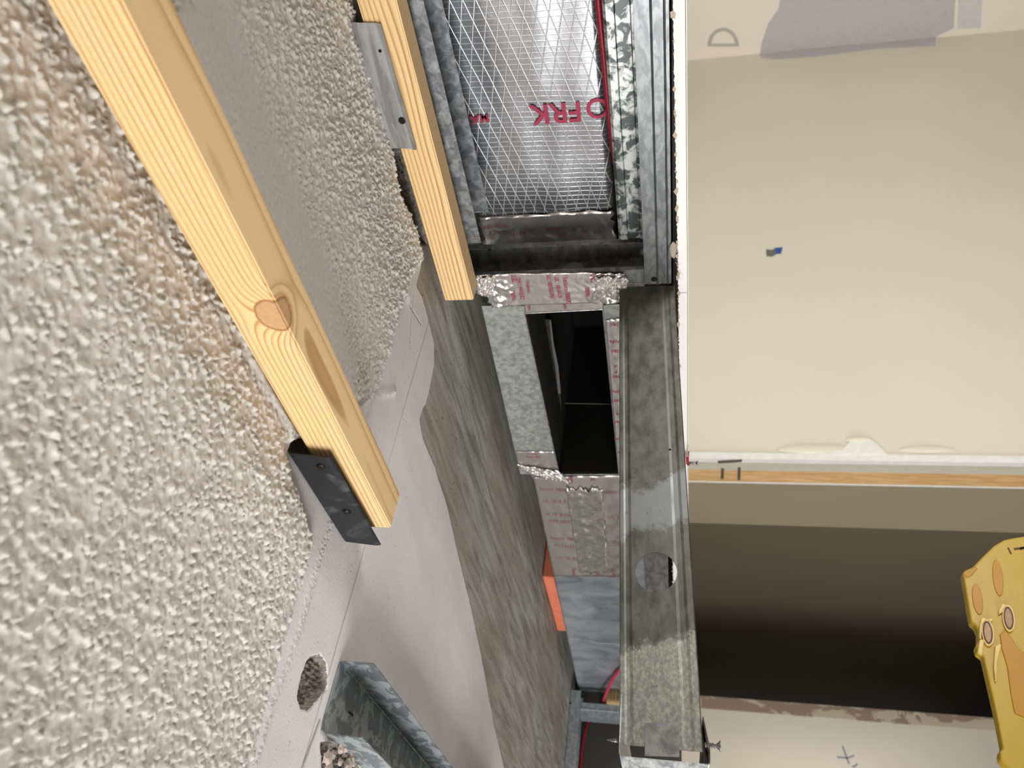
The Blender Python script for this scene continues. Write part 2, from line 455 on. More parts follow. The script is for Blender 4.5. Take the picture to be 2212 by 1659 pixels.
def build_ceiling():
    n_ = np.concatenate([np.linspace(-2.25, -.3, 6)[:-1], np.linspace(-.3, .04, 12)[:-1], np.arange(.04, .72, .00115), np.linspace(.72, .90, 60), np.linspace(.92, 1.35, 8)])
    l_ = np.concatenate([np.linspace(-2.25, -.1, 8)[:-1], np.linspace(-.1, .06, 8)[:-1], np.arange(.06, .60, .00125), np.arange(.60, .80, .002), np.arange(.80, 1.5, .006), np.linspace(1.5, 2.6, 60)[:-1], np.linspace(2.6, 6.2, 8)])
    n_ = np.unique(n_.round(5)); l_ = np.unique(l_.round(5)); l_ = l_[np.concatenate([[True], np.diff(l_) > 4e-4])]; n_ = n_[np.concatenate([[True], np.diff(n_) > 4e-4])]
    NN, LL = np.meshgrid(n_, l_, indexing='ij'); pts = np.stack([NN.ravel(), LL.ravel()], 1)
    # popcorn: everything up to the removed wall's scar and the cavity edge
    popr = ceil_px([(-400, -900), (500, -900), (750, -60), (756, 20), (770, 90), (800, 200), (838, 320), (858, 420), (898, 500), (905, 560), (884, 600), (862, 655), (838, 740), (822, 800), (800, 850),
                    (730, 905), (600, 965), (640, 1080), (668, 1170), (640, 1270), (606, 1380), (562, 1530), (526, 1659), (480, 1850), (-2600, 1850), (-2600, -900)])
    popr = [(min(max(a, -3), .8), min(max(b, -3), .8)) for a, b in popr]
    sd = poly_sd(pts, popr) + lowfreq(pts, 260, 3, .0035) + lowfreq(pts, 900, 4, .002)
    pop = np.clip(sd / .005, 0, 1)
    # flattened strip beside the near batten
    strip = ceil_px([(400, -100), (470, -100), (560, 200), (640, 400), (720, 600), (770, 800), (760, 900), (600, 960), (520, 850), (470, 620), (440, 600), (300, 100)])
    s2 = poly_sd(pts, strip) + lowfreq(pts, 120, 8, .004)
    flatm = np.clip(s2 / .02, 0, 1)
    popd = pop * (1 - .85 * flatm)
    # concrete: right of the skim coat edge
    edge = [(760, -400), (758, 0), (772, 90), (802, 200), (842, 320), (862, 420), (901, 500), (908, 560), (896, 612), (912, 642), (928, 700), (938, 740), (938, 790), (926, 850), (906, 905), (914, 950),
            (940, 1010), (966, 1090), (986, 1180), (1000, 1240), (1020, 1320), (1046, 1450), (1066, 1560), (1090, 1659), (1125, 1900)]
    ep = ceil_px(edge); far = [(2.0, ep[-1][1] + 3), (2.0, -3), (ep[0][0], -3)]
    sc = poly_sd(pts, ep + far) + lowfreq(pts, 200, 12, .0012)
    conc = np.clip(sc, -.03, .03)
    # base heights
    z = np.where(sc > 0, CEIL + .002, CEIL - .0005)
    t = np.clip((sc + .002) / .004, 0, 1); z = (CEIL - .0006) * (1 - t) + (CEIL + .001) * t
    z = z - lowfreq(pts, 30, 20, .0008)
    pz = np.clip((sd + .001) / .004, 0, 1); z = z - .0045 * pz * (pts[:, 1] < .62)
    # popcorn bumps
    cell = .0038; gi = np.floor(pts / cell).astype(int); bump = np.zeros(len(pts))
    idx = np.where(popd > .02)[0]; pp = pts[idx]; pp = pp + np.stack([lowfreq(pp, 700, 51, .0022), lowfreq(pp, 700, 52, .0022)], 1); g = np.floor(pp / cell).astype(int); bb = np.zeros(len(idx))

    def h2(i, j, k):
        v = np.sin(i * 127.1 + j * 311.7 + k * 74.7) * 43758.5453; return v - np.floor(v)
    for di in (-1, 0, 1):
        for dj in (-1, 0, 1):
            ci, cj = g[:, 0] + di, g[:, 1] + dj
            cx = (ci + h2(ci, cj, 1)) * cell; cy = (cj + h2(ci, cj, 2)) * cell
            r = cell * (.34 + .40 * h2(ci, cj, 3)); hh = (.0002 + .0040 * h2(ci, cj, 4) ** 1.8)
            q = 1 - ((pp[:, 0] - cx) ** 2 + (pp[:, 1] - cy) ** 2) / r ** 2
            bb = np.maximum(bb, np.where(q > 0, np.clip(q, 0, 1) ** .8 * hh, 0))
    bump[idx] = bb; z = z - bump * popd
    # ragged plaster lip beside the scar, ridge band
    ridge = ceil_px([(870, 640), (820, 800), (690, 1200), (640, 1370), (585, 1520), (545, 1659), (510, 1800)])
    d = np.min([seg_dist(pts, ridge[i], ridge[i + 1]) for i in range(len(ridge) - 1)], axis=0)
    rr = np.random.RandomState(5).rand(len(pts))
    z = z - np.exp(-(d / .006) ** 2) * (.0009 + .0014 * rr) * (pts[:, 1] < .8)
    lip = ceil_px([(905, 540), (903, 580), (890, 615), (880, 640)]); dl = np.min([seg_dist(pts, lip[i], lip[i + 1]) for i in range(3)], axis=0)
    z = z - .003 * np.exp(-(dl / .008) ** 2)
    lip2 = ceil_px([(800, 856), (850, 846)]); dl = seg_dist(pts, *lip2); z = z - .0025 * np.exp(-(dl / .004) ** 2) * (.6 + .8 * rr)
    lip3 = ceil_px([(505, 720), (560, 830), (620, 930)]); dl = np.min([seg_dist(pts, lip3[i], lip3[i + 1]) for i in range(2)], axis=0); z = z - .0018 * np.exp(-(dl / .004) ** 2)
    # the long straight crease left by the wall, and scratches
    scr = np.zeros(len(pts))
    for a, b, w in (((932, 672), (652, 1659), .0008), ((652, 1659), (620, 1780), .0012), ((690, 1555), (650, 1665), .0018), ((884, 660), (908, 700), .0007), ((893, 632), (885, 740), .0006)):
        q = ceil_px([a, b]); dd = seg_dist(pts, *q); k = np.exp(-(dd / w) ** 2); scr = np.maximum(scr, k * (.8 if w > .001 else .55)); z = z + .0012 * k
    # chipped pockets
    rub = np.zeros(len(pts))
    for poly, dep in (([(668, 1418), (690, 1414), (702, 1430), (708, 1462), (703, 1490), (685, 1510), (664, 1534), (648, 1530), (640, 1502), (650, 1455), (660, 1430)], .012),
                      ([(842, 330), (862, 420), (900, 520), (925, 530), (905, 440), (880, 330)], .010), ([(690, 1600), (735, 1608), (770, 1640), (790, 1690), (700, 1700)], .008)):
        sdp = poly_sd(pts, ceil_px(poly)) + lowfreq(pts, 700, 31, .0012)
        k = np.clip(sdp / .0025, 0, 1); rub = np.maximum(rub, np.clip((sdp + .001) / .002, 0, 1))
        z = z + k * (dep * .5 + lowfreq(pts, 900, 33, dep * .5) + .004 * rr)
    me = bpy.data.meshes.new('ceiling'); a, b = len(n_), len(l_)
    co = np.stack([pts[:, 0], pts[:, 1], z + CAMZ], 1)
    ii = np.arange(a * b).reshape(a, b)
    f = np.stack([ii[:-1, :-1], ii[:-1, 1:], ii[1:, 1:], ii[1:, :-1]], -1).reshape(-1, 4)
    me.vertices.add(len(co)); me.vertices.foreach_set('co', co.ravel().astype(np.float32))
    me.loops.add(f.size); me.loops.foreach_set('vertex_index', f.ravel().astype(np.int32))
    me.polygons.add(len(f)); me.polygons.foreach_set('loop_start', (np.arange(len(f)) * 4).astype(np.int32))
    me.update(calc_edges=True)
    for nm, arr in (('pop', pop * (1 - .6 * flatm)), ('conc', conc), ('scratch', scr), ('rubble', rub)):
        at = me.attributes.new(nm, 'FLOAT', 'POINT'); at.data.foreach_set('value', arr.astype(np.float32))
    for p in me.polygons: p.use_smooth = True
    me.materials.append(mat_ceiling())
    o = bpy.data.objects.new('ceiling', me); COL.objects.link(o); o['kind'] = 'structure'
    # the slab above
    link('ceiling_slab', box(-2.25, 5.2, -2.25, 6.2, CEIL + .03, CEIL + .2), flat('concrete_slab', srgb(120, 118, 108), .9), kind='structure')


build_ceiling()

# ------------------------------------------------------------------ room shell
def wallpaint(name, col, b=.05):
    m = NT(name); c = m.mix(m.ramp(m.noise(m.pos(), 1.6, 3), [(.3, 0), (.7, 1)]), col, tuple(x * .95 for x in col[:3]) + (1,))
    return m.out(c, .75, 0, m.noise(m.pos(), 120, 3), b, .0006, spec=.25)


CREAM = wallpaint('cream_paint', srgb(226, 220, 203)); TAUPE = wallpaint('taupe_paint', srgb(152, 140, 119)); WHITE = wallpaint('white_paint', srgb(222, 218, 210))
GREYP = flat('joint_compound', srgb(196, 192, 194), .8); WHITEC = flat('white_compound', srgb(238, 237, 232), .8, bump=.1)
FLOORM = flat('floor_concrete', srgb(112, 106, 98), .8)
link('floor', box(-2.25, 6, -2.25, 7, -CAMZ - .1, -CAMZ), FLOORM, kind='structure')
link('wall_back', box(-2.35, -2.25, -2.25, 7, -CAMZ, CEIL), WHITE, kind='structure')
link('wall_left', box(-2.25, 6, -2.35, -2.25, -CAMZ, CEIL), WHITE, kind='structure')
LA, NA = 2.0, 1.4316
LB = LA + .055
wf = link('wall_front', box(NA, 4.0, LA, LA + .12, -CAMZ, -.012), CREAM, kind='structure')
wr = link('wall_right', box(4.0, 4.1, -2.25, LA + .12, -CAMZ, -.012), wallpaint('lit_cream_paint', srgb(240, 232, 221)), kind='structure')  # cream lightened in the colour for the stronger light on this wall
link('wall_side', box(2.30, 2.40, LA + .12, 7.0, -CAMZ, -.012), TAUPE, kind='structure')
LC = 2.966 * NA
wc = link('wall_near', box(NA, NA + .060, LC, 7.0, -CAMZ, -.03), wallpaint('buff_paint', srgb(205, 198, 184)), kind='structure')
link('wall_end', box(-2.25, NA, 6.1, 6.2, -CAMZ, CEIL), WHITE, kind='structure')
link('ceiling_dropped', box(1.02, 4.2, -2.25, 7.0, -.012, .0), WHITE, kind='structure')
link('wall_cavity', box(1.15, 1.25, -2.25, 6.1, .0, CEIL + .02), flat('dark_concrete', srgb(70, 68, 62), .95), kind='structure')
# cut end of the partition: corner bead, board edge, wood stud, board edge, then bare board
zt = -.013
link('trim_1', box(NA - .004, NA + .02, LA - .006, LA + .013, -CAMZ, zt), WHITEC, kind='structure')
link('trim_2', box(NA - .002, NA + .02, LA + .013, LA + .058, -CAMZ, zt), flat('board_paper', srgb(205, 200, 184), .85), kind='structure')
WOODJ = NT('jamb_pine'); _o = WOODJ.pos()
WOODJ = WOODJ.out(WOODJ.mix(WOODJ.ramp(WOODJ.noise(WOODJ.map(_o, (30, 30, 2.5)), 5, 4, .6, .6), [(.35, 0), (.65, 1)]), srgb(228, 190, 134), srgb(196, 148, 92)), .6)
link('trim_3', box(NA - .003, NA + .03, LA + .058, LA + .119, -CAMZ, zt), WOODJ, kind='structure')
link('trim_4', box(NA - .003, NA + .02, LA + .119, LA + .128, -CAMZ, zt), WHITEC, kind='structure')
link('wall_return', box(NA - .001, NA + .06, LA + .128, 1.664 * NA, -CAMZ, zt), TAUPE, kind='structure')
NAILM = flat('rusty_nail', srgb(84, 78, 68), .7)
for x_, y0_, y1_ in ((1561, 1012, 1034), (1597, 1010, 1036)):
    link('trim_nail', pix_prism([(x_ - 3, y0_), (x_ + 3, y0_), (x_ + 2, y1_), (x_ - 4, y1_)], 'n', NA - .0035, (-.002, 0, 0)), NAILM, wf)
link('trim_nail', pix_prism([(1550, 996), (1603, 993), (1602, 997), (1552, 1000)], 'n', NA - .006, (-.002, 0, 0)), NAILM, wf)
# cut end strip of the near wall
STRIP = NT('torn_wall_edge'); _p = STRIP.pos()
STRIP = STRIP.out(STRIP.mix(STRIP.ramp(STRIP.noise(STRIP.map(_p, (1, 1, .6)), 7, 4, .6, 1.5), [(.47, 0), (.5, 1)]), srgb(214, 204, 184), srgb(168, 148, 130)), .8, 0, STRIP.noise(_p, 60, 4), .4, .003)
link('trim_5', box(NA - .001, NA + .062, LC - .008, LC, -CAMZ, zt), STRIP, kind='structure')


def on_wall(name, px, ax, val, mat, parent, ext, label=None):
    return link(name, pix_prism(px, ax, val, ext), mat, parent, label=label)


# grey skim patches that turn the corner, white compound hump, tape and pencil marks
on_wall('skim_patch', [(1700, -120), (1682, 20), (1660, 50), (1645, 95), (1642, 121), (2018, 81), (2060, 60), (2070, -120)], 'n', 3.999, GREYP, wr, (-.0015, 0, 0))
on_wall('skim_patch', [(2075, -120), (2068, 62), (2118, 60), (2130, -120)], 'n', 3.999, flat('pale_compound', srgb(214, 212, 210), .8), wr, (-.0015, 0, 0))
on_wall('skim_patch', [(1640, 118), (1830, 99), (2022, 79), (2020, 99), (1900, 104), (1760, 122), (1680, 128), (1645, 125)], 'l', 1.999, GREYP, wf, (0, -.0015, 0))
on_wall('compound_hump', [(1780, 984), (1822, 972), (1836, 955), (1852, 946), (1872, 947), (1888, 957), (1902, 970), (1916, 984)], 'l', 1.999, WHITEC, wf, (0, -.006, 0))
on_wall('corner_highlight', [(1488, 983), (1700, 981), (1960, 985), (2300, 992), (2300, 998), (1960, 990), (1700, 987), (1488, 988)], 'l', 1.999, WHITEC, wf, (0, -.004, 0))  # white strip painted in as the highlight along the wall corner
for cx_, rx_, ry_, dd in ((1762, 85, 13, .010), (2000, 62, 9, .007), (1855, 30, 8, .012)):
    bm = bmesh.new(); bmesh.ops.create_icosphere(bm, subdivisions=4, radius=1)
    c0 = P(cx_, 972 if cx_ != 1855 else 952, 'l', 2.0); ex = P(cx_ + 1, 972, 'l', 2.0) - P(cx_, 972, 'l', 2.0); ey = P(cx_, 973, 'l', 2.0) - P(cx_, 972, 'l', 2.0)
    for v in bm.verts: v.co = V(*(c0 + ex * rx_ * v.co.x + ey * ry_ * v.co.y)) + Vector((0, -dd * v.co.z, 0))
    link('plaster_bulge', bm, CREAM, wf, smooth=True)


def ring_px(c, rx, ry, ax, val, flatside, w, ext, squash=1):
    out, inn = [], []
    for k in range(30):
        a = math.pi + math.pi * k / 29; out.append((c[0] + rx * math.cos(a), c[1] + ry * math.sin(a))); inn.append((c[0] + (rx - w) * math.cos(a), c[1] - w * .6 + (ry - w * 1.4) * math.sin(a)))
    bm = bmesh.new(); e = Vector(ext)
    ow = [bm.verts.new(V(*P(x, y, ax, val)) + e) for x, y in out]; iw = [bm.verts.new(V(*P(x, y, ax, val)) + e) for x, y in inn]
    for k in range(29): bm.faces.new((ow[k], ow[k + 1], iw[k + 1], iw[k]))
    bm.faces.new((ow[29], ow[0], iw[0], iw[29]))
    r = bmesh.ops.extrude_face_region(bm, geom=list(bm.faces))
    for v in [x for x in r['geom'] if isinstance(x, bmesh.types.BMVert)]: v.co -= e
    return bm


link('letter_mark', ring_px((1562, 100), 34, 40, 'n', 3.999, 0, 9, (-.002, 0, 0)), flat('faint_pencil', srgb(190, 186, 180), .8), wr)
PENCIL = flat('grey_marker', srgb(120, 124, 132), .7)
bmx = pix_prism([(1818, 1612), (1822, 1612), (1836, 1650), (1832, 1650)], 'n', NA - .0005, (-.001, 0, 0)); link('cross_mark', bmx, PENCIL, wc)
link('cross_mark', pix_prism([(1808, 1634), (1830, 1636), (1846, 1630), (1845, 1634), (1830, 1639), (1808, 1637)], 'n', NA - .0005, (-.001, 0, 0)), PENCIL, wc)
link('cross_mark', pix_prism([(1840, 1655), (1848, 1652), (1850, 1648), (1853, 1651), (1848, 1657), (1841, 1658)], 'n', NA - .0005, (-.001, 0, 0)), PENCIL, wc)
t = thing('tape_scrap', tuple(P(1672, 545, 'l', 1.997)), 'small scrap of blue and grey tape stuck on the cream wall', 'tape')
link('blue_scrap', pix_prism([(1675, 536), (1691, 535), (1687, 548), (1672, 548)], 'l', 1.998, (0, -.002, 0)), flat('blue_tape', srgb(44, 84, 160), .6), t, label='blue end')
link('grey_scrap', pix_prism([(1655, 540), (1668, 541), (1675, 536), (1676, 549), (1668, 554), (1656, 553)], 'l', 1.998, (0, -.003, 0)), flat('grey_tape', srgb(105, 110, 106), .6), t, label='grey crumpled end')

# ------------------------------------------------------------------ wooden battens under the ceiling
SCREWM = galv('black_screw', srgb(14, 14, 16), srgb(34, 34, 36), metal=.4, rough=.4)
DARKHOLE = flat('dark_recess', srgb(12, 12, 12), .9)


def batten(name, p0, p1, w, hgt, mat, label):
    """p0,p1 near bottom edge points; local x along, y away, z up"""
    a, b = V(*p0), V(*p1); x = (b - a); L = x.length; x.normalize(); z = Vector((0, 0, 1)); z = (z - x * z.dot(x)).normalized(); y = z.cross(x)
    if y.x < 0: y = -y
    bm = bmesh.new(); g = bmesh.ops.create_cube(bm, size=1)
    for v in g['verts']: v.co = Vector(((v.co.x + .5) * L, (v.co.y + .5) * w, (v.co.z + .5) * hgt))
    bmesh.ops.bevel(bm, geom=list(bm.edges), offset=.0012, segments=2, affect='EDGES')
    bmesh.ops.recalc_face_normals(bm, faces=bm.faces)
    me = bpy.data.meshes.new(name); bm.to_mesh(me); bm.free(); me.materials.append(mat)
    o = bpy.data.objects.new(name, me); COL.objects.link(o)
    m = Matrix((x, y, z)).transposed()
    if m.determinant() < 0: pass
    m = m.to_4x4(); m.translation = a; o.matrix_world = m
    tag(o, label, 'wood batten'); return o


W1 = mat_wood('pine_near', (.010, -.048), .0040, knot=(.612, .0015, .0065, .0135), seed=1.3)
W2 = mat_wood('pine_far', (-.045, -.020), .0036, seed=5.7)
batten('wood_batten', (.329, -.30, .2370), (.333, .580, .2518), .038, .0375, W1, 'pale pine batten with a brown knot, under the popcorn ceiling, the nearer one')
batten('wood_batten', (.700, -.30, .2415), (.700, .640, .2487), .031, .0375, W2, 'pale striped pine batten, square end beside the foil-taped steel frame, farther of the two')


def cross_screw(c, axis, r, parent, name='screw'):
    a = Vector(axis).normalized(); c = Vector(c)
    o = link(name, tube([tuple(c), tuple(c + a * .0006), tuple(c + a * .0016)], [r, r, r * .72], 20), SCREWM, parent)
    u = a.orthogonal().normalized(); v = a.cross(u); bm = bmesh.new()
    for q, w in ((u, v), (v, u)):
        pts = [c + a * .0017 + q * r * .5 + w * r * .09, c + a * .0017 - q * r * .5 + w * r * .09, c + a * .0017 - q * r * .5 - w * r * .09, c + a * .0017 + q * r * .5 - w * r * .09]
        vs = [bm.verts.new(V(*p)) for p in pts]; bm.faces.new(vs)
    link('screw_recess', bm, DARKHOLE, o); return o


def bracket(name, nn, l0, l1, top, bot, skew, mat, label, screws, r=.0038, curl=0.0):
    t = thing(name, (nn, (l0 + l1) / 2, bot), label, 'bracket')
    # plate with a bent lower lip and a fold along the ceiling going back over the batten
    path = [(nn + .030, top - .0008), (nn + .002, top - .0008), (nn, top - .003), (nn, bot + .004), (nn + .0005 - curl, bot + .001), (nn + .0015 - curl, bot)]
    bm = sheet_path(path, -.0011, lambda u, v, a: (u, a + skew * (top - v) / (top - bot), v), l0, l1, 6)
    link('bracket_plate', bm, mat, t)
    for l, h in screws: cross_screw((nn - .0012, l, h), (-1, 0, 0), r, t)
    return t


PLATE2 = galv('bracket_steel', srgb(160, 164, 168), srgb(200, 203, 206), scale=60, stretch=(1, .25, 2), metal=.6, rough=.3)
b1 = bracket('metal_bracket', .3245, .452, .590, .2995, .2650, .006, BLACKPL, 'dark grey steel bracket with two screws on the end of the nearer batten',
             [tuple(P(694, 1005, 'n', .3245)[1:]), tuple(P(749, 1103, 'n', .3245)[1:])], r=.0038)
b2 = bracket('metal_bracket', .6975, .2815, .4145, .2965, .2660, .004, PLATE2, 'shiny silver steel bracket with one black screw on the farther batten',
             [tuple(P(869, 259, 'n', .6975)[1:])], r=.0038, curl=.002)
link('punched_hole', disc(tuple(P(821, 110, 'n', .6962)), (-1, 0, 0), .0016, .0004), DARKHOLE, b2)

# ------------------------------------------------------------------ soffit framing on the plane n = .75
NS = .75
up_l = lambda u, v, a: (u, a, v)          # profile in (n,h), swept along l
t = thing('steel_track', (NS, .1, .236), 'grey steel ceiling track behind the farther batten', 'steel track')
link('track_channel', sheet_path([(NS, .2365), (NS, .299), (.813, .299), (.813, .2365)], .0008, up_l, -.35, .588, 2), G_COOL, t)
# lower front track with two ridges
t = thing('steel_track', (NS, .1, .003), 'long galvanised edge track with two bright ridges beside the white drywall edge', 'steel track')
pr = [(NS, .0355), (NS, .0200), (NS - .0016, .0192), (NS, .0184), (NS, .0074), (NS - .0016, .0066), (NS, .0058), (NS, .0030), (.813, .0030), (.813, .034)]
link('track_channel', sheet_path(pr, -.0008, up_l, -.35, .666, 2), G_TRACK, t)
cross_screw((NS - .0012, .6575, .0238), (-1, 0, 0), .0036, t)
link('track_tab', box(NS, NS + .05, .6640, .6655, .003, .055), G_TRACK, t)
# blotchy horizontal stud behind it
t = thing('steel_stud', (.80, .1, .036), 'blotchy galvanised stud with white rust lying behind the ridged edge track', 'steel stud')
pr = [(.808, .0300), (.7995, .0300), (.7990, .0400), (.8010, .0415), (.8010, .0560), (.7985, .0575), (.7985, .0655), (.8005, .0685), (.8035, .0690), (.840, .0690)]
link('stud_channel', sheet_path(pr, -.0010, up_l, -.35, .632, 2), G_MOTTLE, t)
# upright C stud with a knockout
t = thing('steel_stud', (.78, .66, .02), 'upright dull steel stud with a round knockout hole crossing the soffit opening', 'steel stud')
cpath = [(.803, .6410), (.8125, .6410), (.8125, .6745), (.7825, .6745), (.7815, .6725), (.7805, .6745), (NS + .0010, .6745), (NS + .0010, .6430), (NS + .008, .6430)]
me = to_me(sheet_path(cpath, .0009, lambda u, v, a: (u, v, a), .036, .2985, 2))
kc = P(1238, 582, 'l', .674)
me = cut(me, [tube([(kc[0], .65, kc[2]), (kc[0], .70, kc[2])], .0155, 28)])
link('stud_channel', me, G_DARK, t)
cross_screw((.7995, .6408, .243), (0, -1, 0), .0024, t)
t = thing('steel_track', (.755, 1.4, .003), 'grey track edge glimpsed through the round hole of the weathered stud', 'steel track')
link('track_channel', sheet_path([(.7535, .058), (.7535, .0145), (.80, .0145)], -.0008, up_l, .735, 2.2, 1), G_DARK, t)
# ------------------------------------------------------------------ foil wrapped duct
t = thing('foil_duct', (.93, .15, .08), 'silver foil-wrapped duct with diamond scrim lines and red print inside the soffit', 'duct')
bm = bmesh.new()
bbox(bm, .862, 1.06, -.35, .635, .0780, .2690, bev=.009, seg=4)
bmesh.ops.subdivide_edges(bm, edges=[e for e in bm.edges if e.calc_length() > .1], cuts=24, use_grid_fill=True)
for v in bm.verts:
    v.co.x -= .0035 * (mnoise.noise(v.co * 14) + .5 * mnoise.noise(v.co * 33)) + .004 * math.exp(-((v.co.y - .455) / .006) ** 2) * 0
dw = link('foil_wrap', bm, FOIL, t, smooth=True)
fx = .862 - .0030
text('printed_letters', 'FRK', tuple(P(1201, 243, 'n', fx)), (0, 0, 1), (0, 1, 0), .037, INK, dw, bold=.0007)
text('printed_letters', 'O', tuple(P(1291, 232, 'n', fx)), (0, 0, 1), (0, 1, 0), .037, INK, dw, bold=.0005)
text('printed_letters', 'MAX', tuple(P(1028, 257, 'n', fx)), (0, 0, 1), (0, 1, 0), .0155, INK, dw, bold=.0004)
tp = link('foil_tape', patch([(.8605, .629, .266), (.8605, .629, .080), (.8625, .706, .078), (.8625, .706, .268)], 50, 12, .003, 45, .04, 3), TAPE, t, smooth=True, label='red-printed foil tape round the duct end')
for i, (x, y, s, b) in enumerate(((1068, 490, .007, 'Fasson 0800'), (1075, 503, .006, 'UL 181A-P'), (1060, 514, .006, '70P6'), (1130, 505, .006, 'UL 181B-FX'), (1195, 495, .007, 'Fasson'), (1215, 508, .006, '0800'), (1262, 500, .008, 'UL'), (1290, 505, .006, '70P6'))):
    text('tape_print', b, tuple(P(x, y, 'n', .8575)), (0, .1, 1), (0, 1, 0), s, INKP, tp)
# back plate behind: side of the duct (dark return) and liner
link('duct_collar', box(.872, 1.05, .640, .704, .082, .262, bev=.004), G_DARK, t)
# red cable between duct and stud
RED = flat('red_cable', srgb(150, 22, 44), .4)
cpts = bez([(.855, -.1, .078), (.838, .20, .0775), tuple(P(1292, 0, 'n', .835)), tuple(P(1304, 120, 'n', .832)), tuple(P(1313, 220, 'n', .828)), tuple(P(1322, 300, 'n', .83)), (.86, .62, .066)], 10)
tag(link('cable', tube(cpts, .0036, 10), RED, smooth=True), 'dark red cable running between the foil-wrapped duct and the blotchy stud', 'cable')

# ------------------------------------------------------------------ register boot with foil tape
NB = .757
t = thing('duct_boot', (NB, .9, .094), 'galvanised rectangular duct boot with a black open mouth and foil-taped rim', 'duct boot')
o_ = {k: P(*v, 'n', NB) for k, v in dict(tl=(1133, 677), tr=(1302, 668), br=(1337, 1024), bl=(1208, 1025), ftl=(1040, 661), fbl=(1124, 1024)).items()}


def quadplate(name, pts, th, mat, parent, label=None): return link(name, prism([tuple(p) for p in pts], (th, 0, 0)), mat, parent, label=label)


quadplate('boot_flange', [o_['ftl'], P(1133, 661, 'n', NB), o_['tl'], o_['bl'], o_['fbl']], .0012, G_FLANGE, t)
quadplate('boot_flange', [P(1302, 660, 'n', NB), P(1352, 656, 'n', NB), P(1352, 1030, 'n', NB), P(1338, 1030, 'n', NB), o_['tr']], .0012, G_FLANGE, t)
# box behind the opening
BOOT_SHADE = flat('boot_shade', srgb(9, 9, 9), .95); LIN2 = galv('dim_sheet', srgb(34, 35, 35), srgb(52, 53, 53), metal=.2, rough=.7)  # near-black colour paints in the shade inside the boot
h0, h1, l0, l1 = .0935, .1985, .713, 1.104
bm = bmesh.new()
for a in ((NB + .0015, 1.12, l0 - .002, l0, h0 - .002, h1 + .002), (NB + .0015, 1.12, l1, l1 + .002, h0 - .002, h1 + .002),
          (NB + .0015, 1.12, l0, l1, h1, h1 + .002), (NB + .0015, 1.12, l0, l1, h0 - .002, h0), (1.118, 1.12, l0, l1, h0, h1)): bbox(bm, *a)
link('boot_box', bm, BOOT_SHADE, t)
# bright cut rim round the mouth
rim = galv('cut_rim', srgb(170, 172, 172), srgb(205, 206, 206), metal=.8, rough=.3)
mouth = [tuple(P(*q, 'n', NB - .0008)) for q in ((1133, 677), (1302, 668), (1337, 1024), (1208, 1025))]
bm = bmesh.new()
for i in range(4): tube([mouth[i], mouth[(i + 1) % 4]], .0011, 6, bm)
link('mouth_rim', bm, rim, t)
link('boot_end', box(NB + .010, .86, .706, .7075, .060, .262), G_PALE, t)
inn = [P(x, y, 'n', .86) for x, y in ((1160, 690), (1190, 690), (1200, 780), (1212, 860), (1214, 960), (1212, 1010), (1196, 1010))]
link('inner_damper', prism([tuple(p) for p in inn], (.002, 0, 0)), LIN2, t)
tb = [P(x, y, 'n', .857) for x, y in ((1190, 690), (1196, 740), (1206, 790), (1211, 840), (1211, 850), (1206, 850), (1201, 800), (1192, 745), (1187, 692))]
link('torn_tape', prism([tuple(p) for p in tb], (-.001, 0, 0)), flat('torn_tape', srgb(120, 118, 116), .4), t)
link('inner_seam', tube([tuple(P(1214, 871, 'n', .90)), tuple(P(1318, 873, 'n', .90))], .0008, 6), flat('seam_grey', srgb(110, 110, 108), .5), t)
link('inner_ledge', box(.86, 1.1, 1.175, 1.1755, h0, h1), LIN2, t) if False else None
# foil tapes on the boot
def cr(u, v): return .15 + 1.6 * max(0, (u - .72) / .28) ** .7 + 1.3 * max(0, (.22 - u) / .22) ** .8
tc = [P(1031, 592, 'n', NS - .002), P(1352, 588, 'n', NS - .002), P(1346, 652, 'n', NS - .002), P(1062, 662, 'n', NS - .002)]
tp = link('foil_tape', patch([tuple(c) for c in tc], 90, 24, .0035, 90, .03, 7, ampf=cr), TAPE, t, smooth=True, label='red-printed foil tape across the top')
tx = lambda body, x, y, s, xd, yd, par, m=INK, pl=NS - .0045: text('tape_print', body, tuple(P(x, y, 'n', pl)), xd, yd, s, m, par)
D_, U_ = (0, 1, .0), (0, 0, -1)
for b, x, y, s in (('Fasson', 1060, 622, .0085), ('UL 181', 1044, 622, .007), ('M1144352', 1124, 626, .0085), ('UL', 1110, 604, .011), ('70P6', 1108, 640, .008), ('Fasson', 1141, 622, .0075), ('UL 181B-FX', 1188, 620, .0085), ('UL 181A-P', 1205, 622, .0085),
                   ('Fasson 0800', 1224, 628, .0095), ('70P6', 1268, 632, .0085), ('UL', 1281, 600, .011), ('Fasson', 1303, 612, .008), ('0802', 1292, 618, .007)):
    tx(b, x, y, s, D_, U_, tp)
tc = [P(1286, 594, 'n', NS - .004), P(1356, 596, 'n', NS - .004), P(1352, 640, 'n', NS - .004), P(1290, 640, 'n', NS - .004)]
link('crumpled_tape', patch([tuple(c) for c in tc], 34, 22, .009, 150, .10, 11), CRUMPLE, t, smooth=False, label='crumpled foil bunched at the corner')
tc = [P(1029, 594, 'n', NS - .003), P(1072, 594, 'n', NS - .003), P(1066, 640, 'n', NS - .003), P(1034, 634, 'n', NS - .003)]
link('crumpled_tape', patch([tuple(c) for c in tc], 22, 20, .006, 150, .08, 13), CRUMPLE, t, label='crumpled foil beside the batten end')
tc = [P(1132, 654, 'n', NB - .001), P(1306, 648, 'n', NB - .001), P(1303, 668, 'n', NB - .001), P(1134, 677, 'n', NB - .001)]
tq = link('foil_tape', patch([tuple(c) for c in tc], 50, 6, .0006, 50, .0, 17), TAPE, t, smooth=True, label='tape folded over the mouth top edge')
